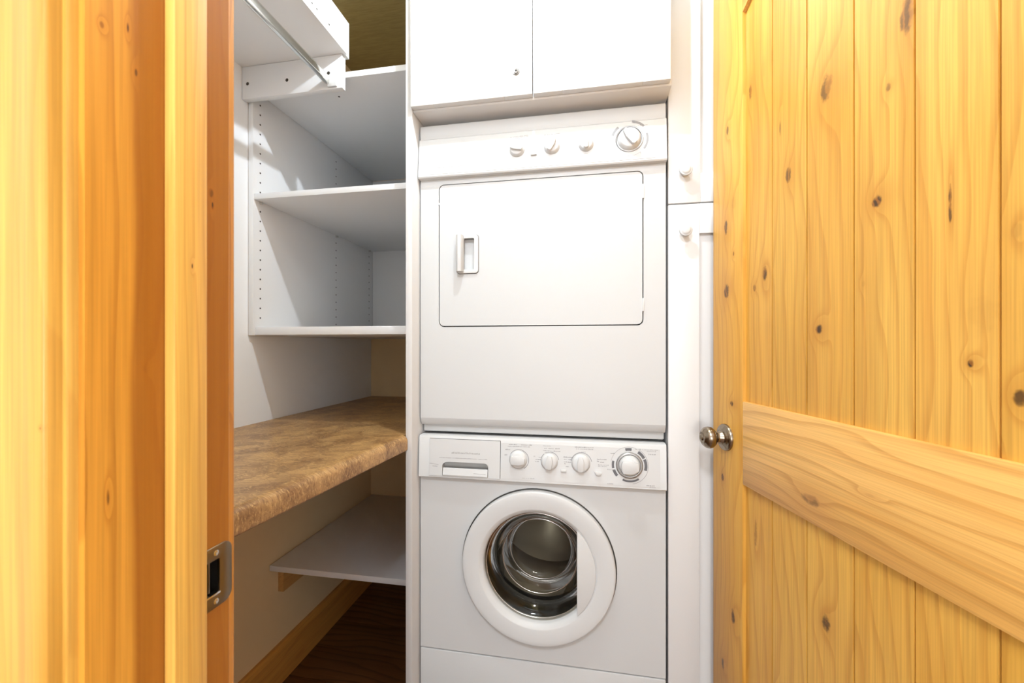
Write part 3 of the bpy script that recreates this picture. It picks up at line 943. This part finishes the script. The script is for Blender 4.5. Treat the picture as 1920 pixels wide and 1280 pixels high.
bm_prism(bm, [(ywc(0.806), 0.8058), (ywc(0.806) - 0.0040, 0.8060), (ywc(0.806) - 0.0052, 0.8085), (ywc(0.826) - 0.0016, 0.8265), (ywc(0.826), 0.8275)], gx0 + 0.002, gx1 - 0.002, 'X')
new_obj('drawer_lip', bm, M['plastic'], dw, 40)
yd = lambda z: ywc(z) - 0.0034
bm = bmesh.new()
for sd, (x0, z0, x1, z1, h) in enumerate([(-0.3740, 0.8685, -0.2900, 0.8690, 0.0052)]):
    ink(bm, yd, x0, z0, x1, z1, h, gap=0.2, seed=40 + sd)
new_obj('lettering', bm, M['printpale'], dw)
bm = bmesh.new()
ink(bm, yd, -0.4110, 0.8552, -0.2980, 0.8555, 0.0018, gap=0.05, seed=51)
ink(bm, yd, -0.2950, 0.8553, -0.2690, 0.8553, 0.0018, gap=0.0, seed=52)
ink(bm, yd, -0.4390, 0.8375, -0.4120, 0.8345, 0.0020, gap=0.0, seed=53)
ink(bm, yd, -0.4310, 0.8305, -0.4150, 0.8300, 0.0020, gap=0.0, seed=54)
ink(bm, lambda z: ywc(z) - 0.0050, -0.3080, 0.8155, -0.2720, 0.8150, 0.0012, gap=0.1, seed=55)
new_obj('small_print', bm, M['print'], dw)['kind'] = 'stuff'

bm = bmesh.new()
for sd, (x0, z0, x1, z1, h) in enumerate([
        (-0.2080, 0.8995, -0.1420, 0.9000, 0.0026), (-0.2110, 0.8945, -0.1480, 0.8950, 0.0024), (-0.2180, 0.8850, -0.2040, 0.8855, 0.0030), (-0.2200, 0.8700, -0.2120, 0.8700, 0.0040),
        (-0.1380, 0.8700, -0.1340, 0.8700, 0.0040), (-0.1330, 0.8620, -0.1180, 0.8620, 0.0026), (-0.1340, 0.8560, -0.1200, 0.8560, 0.0024), (-0.1240, 0.8680, -0.1060, 0.8680, 0.0026),
        (-0.1120, 0.9000, -0.0900, 0.9000, 0.0020), (-0.1120, 0.8930, -0.0660, 0.8935, 0.0026), (-0.1120, 0.8870, -0.0650, 0.8865, 0.0022), (-0.1100, 0.8820, -0.0850, 0.8822, 0.0022),
        (-0.0570, 0.8720, -0.0220, 0.8715, 0.0026), (-0.0550, 0.8660, -0.0220, 0.8655, 0.0024), (-0.0550, 0.8590, -0.0300, 0.8588, 0.0026), (-0.0540, 0.8540, -0.0500, 0.8540, 0.0030), (-0.0500, 0.8470, -0.0400, 0.8465, 0.0022),
        (-0.0260, 0.9000, 0.0240, 0.9000, 0.0026), (-0.0230, 0.8955, 0.0240, 0.8955, 0.0020), (-0.0080, 0.8880, 0.0040, 0.8880, 0.0018),
        (0.0330, 0.8700, 0.0580, 0.8700, 0.0030), (0.0330, 0.8640, 0.0390, 0.8640, 0.0040), (0.0410, 0.8630, 0.0520, 0.8630, 0.0026), (0.0360, 0.8560, 0.0640, 0.8560, 0.0022), (0.0360, 0.8525, 0.0600, 0.8525, 0.0020),
        (0.0600, 0.8450, 0.0800, 0.8440, 0.0022), (0.0600, 0.8075, 0.0760, 0.8075, 0.0026), (0.0690, 0.8870, 0.0800, 0.8880, 0.0026),
        (0.1330, 0.9010, 0.1470, 0.9010, 0.0024), (0.1500, 0.9010, 0.1930, 0.9010, 0.0014), (0.1620, 0.8970, 0.1850, 0.8970, 0.0018), (0.1660, 0.8890, 0.1850, 0.8890, 0.0028),
        (0.1600, 0.8080, 0.1820, 0.8085, 0.0026), (0.1650, 0.8050, 0.1840, 0.8050, 0.0020), (-0.1700, 0.8095, -0.1350, 0.8095, 0.0016)]):
    ink(bm, yw, x0, z0, x1, z1, h, seed=80 + sd, gap=0.25)
new_obj('small_print', bm, M['print'], wc)['kind'] = 'stuff'
bm = bmesh.new()
for cx, cz, r0, r1, a0, a1 in ((-0.1790, 0.8600, .0262, .0280, 20, 150), (-0.1790, 0.8600, .0275, .0285, -60, 20), (-0.0935, 0.8600, .0240, .0255, 10, 80), (-0.0935, 0.8600, .0240, .0255, -90, -40),
                               (-0.0085, 0.8590, .0270, .0286, -80, 80)):
    flat_on(bm, arcband(cx, cz, r0, r1, a0, a1), yw)
new_obj('dial_marks', bm, M['print'], wc)['kind'] = 'stuff'
bm = bmesh.new()
for r0, r1, a0, a1 in ((.0385, .0455, -14, 8), (.0385, .0460, 32, 62), (.0385, .0460, 66, 106), (.0390, .0440, 145, 205), (.0385, .0460, 228, 252), (.0395, .0455, 258, 284)):
    flat_on(bm, arcband(0.1170, 0.8590, r0, r1, a0, a1), yw)
new_obj('cycle_marks', bm, M['printdark'], wc)['kind'] = 'stuff'
bm = bmesh.new()
flat_on(bm, arcband(0.1170, 0.8590, .0478, .0485, -80, 20, 30), yw)
flat_on(bm, arcband(0.1170, 0.8590, .0478, .0488, 30, 170, 40), yw)
new_obj('dial_outline', bm, M['print'], wc)['kind'] = 'stuff'
knob(wc, -0.1815, 0.8600, yw(0.86), 0.0250, 0.017, 92, 0.5)
knob(wc, -0.0950, 0.8585, yw(0.86), 0.0230, 0.017, 8, 0.42)
knob(wc, -0.0100, 0.8580, yw(0.86), 0.0250, 0.017, 0, 0.36)
tm = knob(wc, 0.1172, 0.8590, yw(0.859), 0.0275, 0.026, 86, 0.62, name='cycle_dial')
bm = bmesh.new()
bm_lathe(bm, [(0.0285, 0.0), (0.0290, 0.0040), (0.0320, 0.0046), (0.0345, 0.0030), (0.0352, 0)], (0.1172, yw(0.859), 0.8590), (0, -1, 0), 48)
new_obj('dial_ring', bm, M['ringgrey'], tm, 50)
bm = bmesh.new()
bm_prism(bm, rrect(-0.0640, -0.0480, 0.8335, 0.8395, 0.0028, 4), yw(0.836) - 0.005, yw(0.836) + 0.0005, 'Y', bev=0.001)
new_obj('push_button', bm, M['plastic'], wc, 40)
bm = bmesh.new()
bm_prism(bm, [(0.0260, 0.8400), (0.0300, 0.8315), (0.0360, 0.8290), (0.0420, 0.8310), (0.0450, 0.8370), (0.0400, 0.8385), (0.0340, 0.8385)], yw(0.835) - 0.007, yw(0.835) + 0.0005, 'Y', bev=0.0012)
new_obj('push_button', bm, M['plastic'], wc, 40)

# porthole door: white ring, glass bowl, handle plate
bm = bmesh.new()
bm_lathe(bm, [(0.2128, -0.0002), (0.2128, 0.0140), (0.2118, 0.0170), (0.2095, 0.0193), (0.2060, 0.0203), (0.1980, 0.0206), (0.1660, 0.0206), (0.1635, 0.0198), (0.1540, 0.0120), (0.1522, 0.0090), (0.1512, 0.0040), (0.1510, -0.0150)],
         (RX, YA, RZ), (0, -1, 0), 96)
pd = new_obj('porthole_door', bm, M['plastic'], ws, 24)
bm = bmesh.new()
bm_lathe(bm, [(0.2165, 0.0002), (0.2165, 0.0010), (0.2125, 0.0012)], (RX, YA, RZ), (0, -1, 0), 96)
new_obj('ring_seam', bm, M['gasket'], pd, 40)
bm = bmesh.new()   # glass bowl: flange, sloped wall with steps, flat bottom
bm_lathe(bm, [(0.1512, 0.000), (0.1440, -0.004), (0.1330, -0.014), (0.1200, -0.036), (0.1120, -0.052), (0.1085, -0.056), (0.1060, -0.070), (0.1010, -0.078), (0.0985, -0.104), (0.0960, -0.112),
              (0.0880, -0.118), (0.0800, -0.1195), (0.0, -0.121)], (RX, YA, RZ), (0, -1, 0), 96)
tag(new_obj('glass', bm, M['glass'], pd, 60), 'dark clear glass bowl')
for rr_, hh in ((0.1085, -0.055), (0.0970, -0.110), (0.1460, -0.003)):
    bm = bmesh.new()
    for k in range(72):
        pass
    bm_lathe(bm, [(rr_ + 0.0011 * math.cos(2 * math.pi * k / 10), hh + 0.0011 * math.sin(2 * math.pi * k / 10)) for k in range(11)], (RX, YA, RZ), (0, -1, 0), 72)
    new_obj('glass_rim', bm, M['rod'], pd, 60)
# handle plate: segment right of a vertical chord
cr, cxo = 0.1600, RX
chord = -0.0200
a = math.acos((chord - RX) / cr)
seg = [(RX + cr * math.cos(-a + 2 * a * k / 30), RZ + cr * math.sin(-a + 2 * a * k / 30)) for k in range(31)]
bm = bmesh.new()
bm_prism(bm, seg, YA - 0.0215, YA + 0.006, 'Y', bev=0.0015)
hp = new_obj('handle_plate', bm, M['plastic'], pd, 40)
bm = bmesh.new()   # rubber bellows and drum behind the glass
bm_lathe(bm, [(0.1780, -0.0050), (0.1700, -0.030), (0.1620, -0.034), (0.1600, -0.060), (0.1680, -0.072), (0.1640, -0.095), (0.1560, -0.100), (0.1600, -0.120)], (RX, YA, RZ), (0, -1, 0), 72)
new_obj('gasket', bm, M['gasket'], ws, 50)
bm = bmesh.new()
bm_lathe(bm, [(0.1550, -0.118), (0.1620, -0.122), (0.2250, -0.130), (0.2280, -0.140), (0.2280, -0.440), (0.2200, -0.452), (0.06, -0.448), (0.05, -0.440), (0, -0.440)], (RX, YA, RZ), (0, -1, 0), 72)
tag(new_obj('drum', bm, M['steel'], ws, 40), 'stainless steel drum behind the glass')
